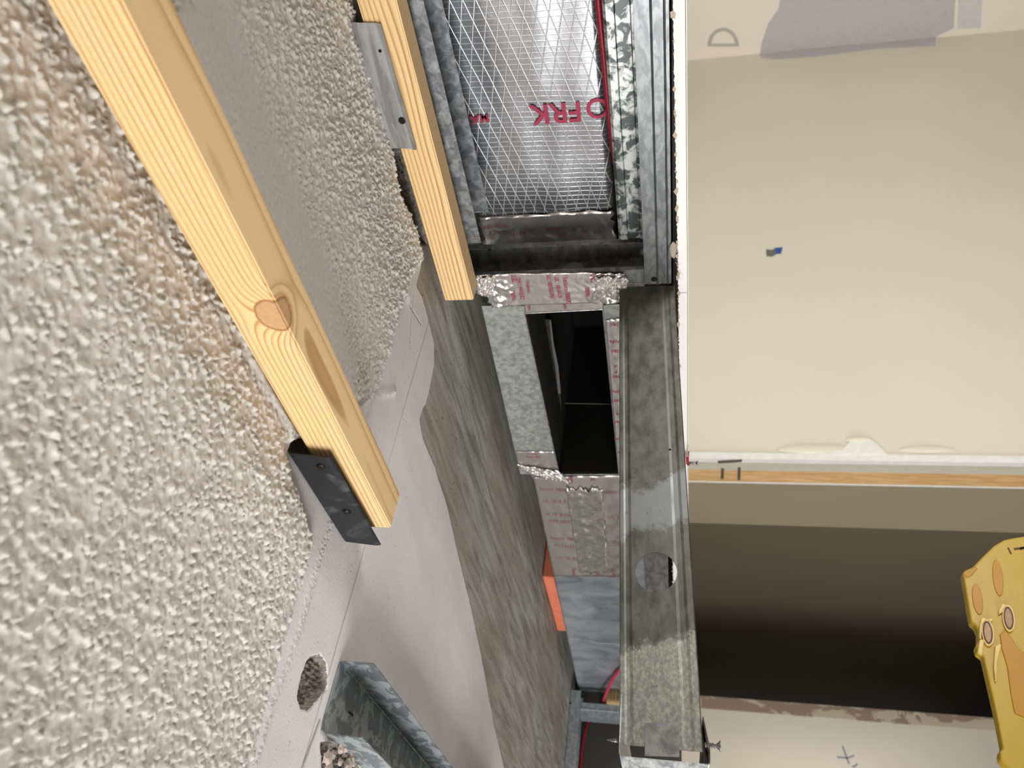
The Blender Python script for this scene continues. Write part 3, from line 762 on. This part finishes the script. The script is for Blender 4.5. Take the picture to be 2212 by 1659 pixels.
tx('70P6', 1142, 664, .006, D_, U_, tq, INKP, NB - .003); tx('0800', 1220, 662, .006, D_, U_, tq, INKP, NB - .003)
tc = [P(1308, 690, 'n', NB - .0012), P(1350, 686, 'n', NB - .0012), P(1352, 1028, 'n', NB - .0012), P(1337, 1026, 'n', NB - .0012)]
tr_ = link('foil_tape', patch([tuple(c) for c in tc], 10, 70, .0012, 70, .03, 19), TAPE, t, smooth=True, label='narrow printed tape strip on the right rim')
for i, (b, y) in enumerate((('080', 701), ('70P6', 738), ('080', 759), ('X', 792), ('P', 804), ('080', 814), ('70P6', 846), ('080', 866), ('X', 895), ('080', 912), ('70P6', 948), ('X', 978))):
    tx(b, 1327 + i * .9, y, .0075, (0, 0, 1), (0, 1, 0), tr_, INK, NB - .0026)
tc = [P(1114, 975, 'n', NB - .0012), P(1196, 975, 'n', NB - .0012), P(1212, 1030, 'n', NB - .0012), P(1120, 1010, 'n', NB - .0012)]
ts = link('foil_tape', patch([tuple(c) for c in tc], 24, 12, .0006, 60, .04, 23), TAPE, t, smooth=True, label='printed tape across the flange foot')
tx('Fasson 0800', 1152, 988, .005, (0, .06, -1), (0, -1, 0), ts, INK, NB - .0022); tx('UL 181A-P', 1150, 981, .004, (0, .06, -1), (0, -1, 0), ts, INK, NB - .0022)
tc = [P(1117, 1002, 'n', NB - .003), P(1208, 1016, 'n', NB - .003), P(1238, 1044, 'n', NB - .003), P(1150, 1022, 'n', NB - .003)]
link('crumpled_tape', patch([tuple(c) for c in tc], 30, 10, .005, 150, .10, 29), CRUMPLE, t, label='crumpled foil at the flange foot')

# ------------------------------------------------------------------ lower duct run beyond the boot
ND = .775
t = thing('sheet_duct', (ND, 1.6, .08), 'taped sheet metal duct run below the boot, curving away at its end', 'duct')
edge = [(1140, 1022), (1152, 1040), (1168, 1110), (1186, 1200), (1205, 1290), (1224, 1375), (1240, 1450)]


def strip_faces(pts_left, right_h, depth, mat, name, parent, n=ND, bend=None):
    bm = bmesh.new(); A, B, C = [], [], []
    for i, (x, y) in enumerate(pts_left):
        nn = n + (bend[i] if bend else 0); p = P(x, y, 'n', nn); rh = right_h
        row = [bm.verts.new(V(nn + depth, p[1], p[2])), bm.verts.new(V(nn + .004, p[1], p[2])), bm.verts.new(V(nn, p[1], p[2] - .004))]
        for k in range(1, 9): row.append(bm.verts.new(V(nn + .0006 * math.sin(k * 2.1 + i), p[1], p[2] - .004 + (rh - p[2]) * k / 8)))
        A.append(row)
    for i in range(len(A) - 1):
        for k in range(len(A[0]) - 1): bm.faces.new((A[i][k], A[i][k + 1], A[i + 1][k + 1], A[i + 1][k]))
    r = bmesh.ops.extrude_face_region(bm, geom=list(bm.faces))
    for v in [x for x in r['geom'] if isinstance(x, bmesh.types.BMVert)]: v.co += Vector((.0015, 0, -.0005))
    return link(name, bm, mat, parent, smooth=False)


body = strip_faces(edge, .06, .20, G_DUCT, 'duct_body', t)
strip_faces([(1240, 1450), (1246, 1475), (1252, 1495), (1256, 1512)], .06, .12, G_DUCT, 'duct_elbow', t, n=ND, bend=[.002, .02, .05, .09])
link('duct_seam', tube([tuple(P(1226, 1385, 'n', ND - .001)), tuple(P(1270, 1388, 'n', ND - .001)), tuple(P(1345, 1398, 'n', ND - .001))], .0016, 6), G_DUCT, t)
wr_c = [P(1152, 1030, 'n', ND - .0015), P(1345, 1026, 'n', ND - .0015), P(1345, 1246, 'n', ND - .0015), P(1197, 1244, 'n', ND - .0015)]
wp = link('foil_tape', patch([tuple(c) for c in wr_c], 40, 50, .0012, 26, .01, 31), TAPE, t, smooth=True, label='foil tape with red print covering the joint')
ma = P(1222, 1060, 'n', ND - .003); 
sc_ = [P(1222, 1055, 'n', ND - .0034), P(1302, 1055, 'n', ND - .0034), P(1312, 1235, 'n', ND - .0034), P(1252, 1235, 'n', ND - .0034)]
link('scrim_patch', patch([tuple(c) for c in sc_], 24, 40, .0042, 46, .05, 37), mat_foil('fine_scrim', False, (205, 205, 200), .22, .8, 110), t, smooth=True, label='mesh-reinforced foil patch')
for b, x, y, s in (('Fasson 0800', 1194, 1059, .007), ('UL 181A-P', 1198, 1085, .007), ('UL 181B-FX', 1204, 1113, .007), ('70P6 0800', 1208, 1128, .007), ('Fasson 0800', 1218, 1165, .008), ('M1144352', 1222, 1182, .008), ('UL 181A-P', 1228, 1207, .008),
                   ('Fasson 0800', 1330, 1065, .008), ('UL 181', 1332, 1120, .008), ('70P6', 1336, 1175, .008)):
    tx(b, x, y, s * 1.4, (0, .05, -1), (0, -1, 0), wp, INKP, ND - .0035)
for b, x, y in (('70P6', 1232, 1036), ('UL', 1280, 1036), ('Fasson', 1240, 1238), ('0800', 1290, 1240), ('UL 181', 1325, 1238)): tx(b, x, y, .012, D_, U_, wp, INKP, ND - .0035)
# orange block wedged above the duct
def mat_brick():
    m = NT('orange_foam'); p = m.pos()
    return m.out(m.mix(m.noise(p, 45, 5), srgb(210, 106, 74), srgb(236, 142, 108)), .85, 0, m.noise(p, 300, 3), .4, .001)


tag(link('orange_block', box(.805, .92, 1.60, 1.895, .2725, .2985, bev=.003), mat_brick()), 'orange firestop block wedged between the concrete ceiling and the sheet duct', 'block')
# perpendicular frame beyond
up_n = lambda u, v, a: (a, u, v)
t = thing('steel_track', (.4, 2.30, .27), 'distant pale ceiling track crossing beyond the sheet duct', 'steel track')
link('track_channel', sheet_path([(2.262, .270), (2.262, .2985), (2.322, .2985), (2.322, .270)], .0008, up_n, .30, .785, 1), G_PALE, t)
t = thing('steel_stud', (.72, 2.29, .0), 'distant pale upright stud beyond the end of the sheet duct', 'steel stud')
link('stud_channel', sheet_path([(.712, 2.300), (.712, 2.262), (.7315, 2.262), (.7325, 2.259), (.7345, 2.259), (.7355, 2.262), (.752, 2.262), (.752, 2.300)], .0008, lambda u, v, a: (u, v, a), -.02, .268, 1), G_PALE, t)
cross_screw(tuple(P(1232, 1519, 'l', 2.2605)), (0, -1, 0), .003, t)
tag(link('wood_block', box(.785, .845, 2.32, 2.375, .05, .202, bev=.001), mat_wood('block_pine', (.0, .03), .006)), 'small block of wood low behind the weathered stud', 'wood block')
tag(link('cable', tube(bez([(.765, 1.9, .10), tuple(P(1345, 1440, 'n', .765)), tuple(P(1325, 1465, 'n', .765)), tuple(P(1306, 1506, 'n', .765)), tuple(P(1300, 1535, 'n', .77))], 8), .0045, 8), flat('pink_cable', srgb(205, 60, 88), .45), smooth=True),
    'pink-red cable at the lower end of the sheet duct', 'cable')
link('gap_shade_panel', box(.25, 1.14, 2.36, 2.38, -.015, CEIL), flat('gap_shade', srgb(62, 61, 58), .9), kind='structure')  # dark sheet added to stand in for the shade in the gap
tag(link('cable', tube(bez([tuple(P(1274, 1545, 'l', 2.335)), tuple(P(1260, 1600, 'l', 2.335)), tuple(P(1254, 1659, 'l', 2.335)), tuple(P(1252, 1720, 'l', 2.335))], 8), .005, 8), flat('dim_red_cable', srgb(130, 24, 34), .5), smooth=True),
    'dim red cable in the dark gap below the distant pale stud', 'cable')

# ------------------------------------------------------------------ drywall sheets: cut edges
GYP = NT('gypsum_core'); _p = GYP.pos()
GYP = GYP.out(GYP.mix(GYP.ramp(GYP.noise(_p, 90, 6, .7), [(.25, 0), (.36, 1)]), srgb(205, 200, 192), srgb(240, 240, 237)), .9, 0, GYP.noise(_p, 260, 5), .5, .0008)
PAPER = flat('drywall_paper', srgb(236, 234, 224), .85, bump=.3); BROWN = flat('torn_paper', srgb(190, 176, 158), .9, bump=.4)


def drywall(l0, l1, b0, sl, label, ragged_seed, slopeT=None):
    t = thing('drywall_sheet', (NS, (l0 + l1) / 2, b0 - .012), label, 'drywall sheet')
    lk = max(l0, .15); rnd = random.Random(ragged_seed); N = int((l1 - l0) / .0022)

    def slab(hb, ht, nf, jit, tj, name, mat):
        bm = bmesh.new(); rows = []
        for i in range(N + 1):
            l = l0 + (l1 - l0) * i / N; b = b0 - sl * max(0, l - lk)
            j = jit * mnoise.noise(Vector((l * 130, hb * 900, ragged_seed))); k = tj * mnoise.noise(Vector((l * 260, 7, ragged_seed)))
            rows.append([bm.verts.new(V(nf + j, l, b + hb)), bm.verts.new(V(nf + j * .6 + .001 * 0, l, b + ht + k)), bm.verts.new(V(1.02, l, b + ht)), bm.verts.new(V(1.02, l, b + hb))])
        for i in range(N):
            for q in range(4): bm.faces.new((rows[i][q], rows[i][(q + 1) % 4], rows[i + 1][(q + 1) % 4], rows[i + 1][q]))
        bm.faces.new(rows[0]); bm.faces.new(rows[-1][::-1]); return link(name, bm, mat, t)
    slab(.0016, .0128, NS, .0010, .0016, 'gypsum_core', GYP)
    slab(0, .0011, NS - .0006, .0012, .0, 'face_paper', PAPER)
    bm = bmesh.new()
    for i in range(int((l1 - l0) * 150)):                       # torn paper fibres along the upper edge
        l = rnd.uniform(l0, l1 - .004); b = b0 - sl * max(0, l - lk) + .0125; s = .0006 + .0028 * rnd.random() ** 2.5
        c = V(NS - .0004, l, b + rnd.uniform(-.0005, .0012)); a = rnd.uniform(0, 3.1)
        vs = [bm.verts.new(c + Vector((-.0003 * rnd.random(), s * math.cos(a + q) * 1.5, s * math.sin(a + q) * .8))) for q in (0, 1.4, 2.9, 4.3)]
        f = bm.faces.new(vs); r = bmesh.ops.extrude_face_region(bm, geom=[f])
        for v in [x for x in r['geom'] if isinstance(x, bmesh.types.BMVert)]: v.co += Vector((.0006, 0, 0))
    link('torn_fibres', bm, BROWN, t, kind='stuff')
    return t


d1 = drywall(-.40, .6830, -.0117, .0142, 'white cut drywall edge running from the photo top to the joint by the track end', 3)
drywall(1.305, 2.2, -.0085, .003, 'sliver of white drywall edge seen through the round stud hole', 12)
d2 = drywall(.6838, 1.30, -.0192, .0088, 'white cut drywall edge continuing past the joint behind the weathered stud', 8)
# hanging fibres and buff tuft at the edge
bm = bmesh.new(); rnd = random.Random(4)
for i in range(9):
    y = rnd.uniform(525, 600); x = rnd.uniform(1456, 1464); p = P(x, y, 'n', NS - .002)
    q = [tuple(p)];
    for k in range(5): q.append((q[-1][0] - .0006 * rnd.random(), q[-1][1] + rnd.uniform(-.002, .004), q[-1][2] - rnd.uniform(.0002, .002)))
    tube(q, .00018, 5, bm)
link('loose_fibres', bm, BROWN, d1)
bm = bmesh.new(); g = bmesh.ops.create_icosphere(bm, subdivisions=3, radius=1); c = V(*P(1454, 540, 'n', NS - .003))
for v in g['verts']: v.co = c + Vector((v.co.x * .002, v.co.y * .012, v.co.z * .0045)) * (1 + .3 * mnoise.noise(v.co * 2))
link('compound_blob', bm, flat('buff_compound', srgb(176, 164, 152), .85), d1, smooth=True)

SC = galv('bugle_screw', srgb(110, 106, 104), srgb(160, 156, 152), metal=.8, rough=.3)


def bugle(name, tip_dir, head, L, parent, hr=.0042, sr=.0017, thread=True, tip=False):
    a = Vector(tip_dir).normalized(); c = Vector(head)
    if not tip: prof = [(0, hr), (.0005, hr), (.0014, hr * .75), (.0028, hr * .45), (.0040, sr), (L, sr)]
    else: prof = [(0, sr), (L - .006, sr), (L, .0002)]
    o = link(name, tube([tuple(c + a * s) for s, r in prof], [r for s, r in prof], 18), SC, parent, smooth=True)
    u = a.orthogonal().normalized(); v = a.cross(u); s0 = 0 if tip else .0045; pts = []
    n = 60; turns = (L - s0) / .0021
    for k in range(n):
        s = s0 + (L - s0) * k / (n - 1); w = 2 * math.pi * turns * k / (n - 1)
        rr = sr + .0006 if not tip else (sr + .0006) * min(1, max(.12, (L - s) / .006))
        p = c + a * s + (u * math.cos(w) + v * math.sin(w)) * rr; pts.append(tuple(p))
    link('screw_thread', tube(pts, .0003, 5), SC, o, smooth=True); return o


hd = P(1507, 1000, 'n', .735)
t = thing('drywall_screw', tuple(hd), 'short drywall screw with a red plastic bit poking out under the drywall edge', 'screw')
bugle('screw_shank', (0, 0, 1), tuple(hd), .018, t, hr=.0036)
link('red_bit', pix_prism([(1481, 988), (1487, 990), (1486, 978), (1489, 976), (1488, 996), (1490, 1006), (1485, 1006), (1482, 1002)], 'n', .7335, (.002, 0, 0)), flat('red_plastic', srgb(160, 24, 40), .5), t)

# ------------------------------------------------------------------ weathered stud crossing in front (plane l = .69)
LW = .690
def LWn(n): return .6660 + .0240 * (.745 - n) / .5475
t = thing('steel_stud', (.47, LW, .02), 'large weathered steel stud with a round hole hanging toward the camera from the taped frame', 'steel stud')
nA, nB = .745, .1975


def edges_at(n):
    k = (nA - n) / (nA - nB); return .0679 + (.0466 - .0679) * k, -.0018 + (-.0220 + .0018) * k


vs_ = [(-.04, .030), (0, .030), (0, .001), (.012, 0), (.06, 0), (.09, .0005), (.13, .0005), (.17, 0), (.76, 0), (.80, .0004), (.87, .0004), (.91, 0), (.985, 0), (1.0, .001), (1.0, .030), (.97, .030)]
vs_ = vs_[1:-1]
bm = bmesh.new(); rows = []
for i in range(41):
    n = nA + (nB - nA) * i / 40; ht, hb = edges_at(n)
    f_, b_ = [], []
    for k, (v, d) in enumerate(vs_):
        h = ht + (hb - ht) * v; f_.append(V(n, LWn(n) + d, h))
        inset = .0009; hv = h + (-inset if v == 0 else inset if v == 1 else 0); b_.append(V(n, LWn(n) + d + (.0009 if d < .029 else 0), hv))
    rows.append([bm.verts.new(q) for q in f_ + b_[::-1]])
m_ = len(rows[0])
for i in range(40):
    for k in range(m_): bm.faces.new((rows[i][k], rows[i][(k + 1) % m_], rows[i + 1][(k + 1) % m_], rows[i + 1][k]))
hh_ = m_ // 2
for r in (rows[0], rows[-1]):
    for k in range(hh_ - 1): bm.faces.new((r[k], r[k + 1], r[m_ - 2 - k], r[m_ - 1 - k]))
hc = P(1417, 1229, 'l', LW); ca = []
for k in range(36): a = 2 * math.pi * k / 36; ca.append(tuple(P(1417 + 45.5 * math.cos(a), 1229 + 42 * math.sin(a), 'l', .6825 - .006)))
cb = prism(ca, (0, .016, 0))
me = cut(to_me(bm), [cb, disc(tuple(P(1447, 965, 'l', .672)), (0, 1, 0), .0013, .014)])
link('stud_web', me, STUD, t)
ca = [P(x, y, 'l', LW - .0012) for x, y in ((1393, 1562), (1466, 1560), (1468, 1635), (1393, 1632))]
link('stud_tab', prism([tuple(c) for c in ca], (0, .0011, 0)), G_DARK, t, label='plain grey rectangular tab at the free end')
# cap track that takes its free end
NC = .1885
t = thing('steel_track', (NC, .9, .012), 'bright galvanised cap track at the free end of the weathered stud', 'steel track')
top, bot = .0455, -.0262
cp = lambda u, v, a: (u, a, v)
link('track_web', sheet_path([(NC + .0008, bot), (NC, bot + .001), (NC, top - .001), (NC + .0008, top)], .0009, cp, NC * 3.66, 1.5, 4), G_CAP, t)
fl = [P(x, y, 'h', top) for x, y in ((1336, 1562), (1341, 1545))]
link('track_flange', box(NC + .0008, .235, NC * 3.60, 1.5, top, top + .0009), G_CAP, t)
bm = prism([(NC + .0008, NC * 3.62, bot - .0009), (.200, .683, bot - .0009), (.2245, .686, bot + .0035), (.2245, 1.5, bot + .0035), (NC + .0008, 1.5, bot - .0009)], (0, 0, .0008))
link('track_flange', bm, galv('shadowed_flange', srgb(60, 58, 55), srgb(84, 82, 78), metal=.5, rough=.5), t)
hd = (.2005, .684, -.0372)
sx = thing('drywall_screw', hd, 'dark drywall screw with its flared head sticking out below the cap track', 'screw')
bugle('screw_shank', (0, .02, 1), (.1995, P(1557, 1612, 'n', .1995)[1], P(1557, 1612, 'n', .1995)[2]), .0125, sx, hr=.0044, sr=.0014)
sx = thing('drywall_screw', (.2, .685, .05), 'pointed screw tip coming through the upper flange of the cap track', 'screw')
q = P(1341, 1601, 'n', .2000); q2 = P(1311, 1598, 'n', .2000)
bugle('screw_shank', tuple(Vector(q2) - Vector(q)), tuple(q), (Vector(q2) - Vector(q)).length, sx, sr=.0014, tip=True)

# ------------------------------------------------------------------ track on the ceiling near the scar
t = thing('steel_track', (.205, .8, .265), 'patchy grey steel track screwed to the ceiling beside the chipped pocket', 'steel track')
nf, nn_ = .2355, .1765
zt_ = CEIL - .0018
link('track_web', sheet_path([(nn_, zt_), (nf, zt_)], -.0010, up_l, .652, 1.35, 2), G_CEIL, t)
link('track_flange', sheet_path([(nf, zt_), (nf + .0012, zt_ - .0016), (nf + .0012, .2655)], -.0009, up_l, .652, 1.35, 2), G_CEIL, t)
link('track_flange', sheet_path([(nn_, zt_), (nn_ - .0002, zt_ - .0014), (nn_ - .0002, .2640)], .0009, up_l, .664, 1.35, 2), G_CEIL, t)
link('fold_line', tube([(nf - .0003, .653, zt_ - .0013), (nf - .0003, 1.3, zt_ - .0013)], .0006, 6), rim, t)
link('web_slot', box(.2068, .2082, .7005, .7105, zt_ - .0016, zt_ - .0011), DARKHOLE, t)
bm = bmesh.new(); rnd = random.Random(9)
for i in range(16):
    x, y = rnd.uniform(700, 775), rnd.uniform(1612, 1700); p = P(x, y, 'h', CEIL - .006); s = rnd.uniform(.003, .007)
    g = bmesh.ops.create_icosphere(bm, subdivisions=2, radius=1); c = V(*p)
    for v in g['verts']: v.co = c + Vector((v.co.x * s, v.co.y * s * 1.2, v.co.z * s * .5)) * (1 + .5 * mnoise.noise(v.co * 2 + Vector((i, 0, 0))))
tag(link('plaster_rubble', bm, flat('broken_plaster', srgb(196, 180, 168), .95, bump=.6), smooth=False), 'broken plaster crumbs caught under the ceiling track flange', 'plaster', kind='stuff')

# ------------------------------------------------------------------ yellow ladder top
YEL = NT('yellow_plastic'); _p = YEL.pos(); _s = YEL.ramp(YEL.noise(YEL.map(_p, (1, 1, 6)), 60, 6, .7), [(.63, 0), (.68, 1)])
YEL = YEL.out(YEL.mix(YEL.math('MULTIPLY', _s, .5), YEL.mix(YEL.noise(_p, 8, 4), srgb(158, 130, 18), srgb(178, 148, 30)), srgb(110, 88, 40)), .42, 0, YEL.noise(_p, 120, 4), .1, .001)
ORG = flat('amber_recess', srgb(172, 122, 0), .5); PYEL = flat('pale_yellow_rim', srgb(206, 180, 98), .4)
LL_ = .93
t = thing('step_ladder', (.4, LL_, -.5), 'yellow plastic step ladder top with two round rivets at the right edge', 'ladder')
px = [(2080, 1237), (2086, 1231), (2102, 1224), (2122, 1203), (2148, 1178), (2168, 1166), (2185, 1162), (2240, 1154), (2420, 1150), (2420, 1900), (2215, 1900), (2200, 1710), (2186, 1668), (2174, 1655), (2161, 1640), (2160, 1624), (2167, 1617), (2158, 1570), (2150, 1530), (2124, 1417), (2112, 1409), (2109, 1396), (2114, 1385), (2114, 1366), (2108, 1351), (2098, 1343)]
bm = pix_prism(px, 'l', LL_, (.0, .014, 0)); body = link('ladder_cap', bm, YEL, t)
bv = body.modifiers.new('bevel', 'BEVEL'); bv.width = .0022; bv.segments = 3; bv.limit_method = 'ANGLE'


def ell(c, rx, ry, rot, n=26): 
    return [(c[0] + rx * math.cos(a) * math.cos(rot) - ry * math.sin(a) * math.sin(rot), c[1] + rx * math.cos(a) * math.sin(rot) + ry * math.sin(a) * math.cos(rot)) for a in [2 * math.pi * k / n for k in range(n)]]


def pad(pxs, name, mat, lift=.0015, label=None, bev=.001):
    o = link(name, pix_prism(pxs, 'l', LL_ - lift, (0, lift + .0004, 0)), mat, t, label=label)
    if bev: b = o.modifiers.new('bevel', 'BEVEL'); b.width = bev; b.segments = 2; b.limit_method = 'ANGLE'
    return o


pad(ell((2112, 1294), 11, 34, -.15), 'amber_inset', ORG, .0012); pad(ell((2156, 1248), 11, 40, -.12), 'amber_inset', ORG, .0012)
pad([(2084, 1240), (2108, 1222), (2112, 1228), (2098, 1244), (2088, 1248)], 'amber_inset', ORG, .001)
pad([(2160, 1370), (2172, 1360), (2186, 1378), (2200, 1402), (2216, 1412), (2240, 1414), (2240, 1545), (2220, 1552), (2192, 1540), (2184, 1500), (2176, 1440), (2164, 1400)], 'amber_inset', ORG, .0015)
pad([(2150, 1395), (2158, 1390), (2164, 1392), (2154, 1430), (2154, 1470), (2150, 1470), (2147, 1440)], 'raised_rib', PYEL, .004)
pad([(2116, 1352), (2120, 1335), (2128, 1332), (2130, 1338), (2122, 1350), (2120, 1380), (2116, 1378)], 'raised_rib', PYEL, .005)
pad([(2116, 1382), (2127, 1380), (2122, 1414), (2112, 1408)], 'raised_rib', PYEL, .004)
pad([(2134, 1336), (2147, 1334), (2144, 1342), (2136, 1342)], 'raised_rib', PYEL, .004)
pad([(2158, 1318), (2164, 1304), (2172, 1304), (2174, 1310), (2168, 1316), (2166, 1322), (2158, 1326)], 'raised_rib', PYEL, .004)
RIV = NT('pinkish_rivet'); RIV = RIV.out(RIV.mix(RIV.noise(RIV.pos(), 300, 3), srgb(112, 84, 58), srgb(148, 116, 86)), .4, .2)
for c in ((2134, 1366), (2179, 1335)):
    pad(ell(c, 13, 29, -.13), 'rivet_collar', PYEL, .0030, bev=0)
    pad(ell(c, 10.5, 25, -.13), 'rivet_groove', flat('rivet_shadow_line', srgb(84, 52, 44), .6), .0036, bev=0)
    o = pad(ell(c, 8.8, 22, -.13), 'rivet', RIV, .0050, bev=.001)
pad([(2176, 1183), (2179, 1182), (2186, 1196), (2183, 1197)], 'scuff_mark', flat('scuff', srgb(84, 66, 30), .8), .0006, bev=0)
for k in range(2):
    pad([(2190 + k * 12, 1184), (2214 + k * 4, 1180), (2214 + k * 4, 1184), (2192 + k * 12, 1188)], 'scuff_mark', flat('scuff', srgb(84, 66, 30), .8), .0006, bev=0)
# rail going down from the cap
a_ = [tuple(P(x, y, 'l', LL_ + .01)) for x, y in ((2260, 1200), (2420, 1200), (2420, 1880), (2260, 1880))]
link('ladder_rail', box(a_[2][0], a_[0][0], LL_ + .012, LL_ + .05, -CAMZ, a_[0][2] - .06), YEL, t)
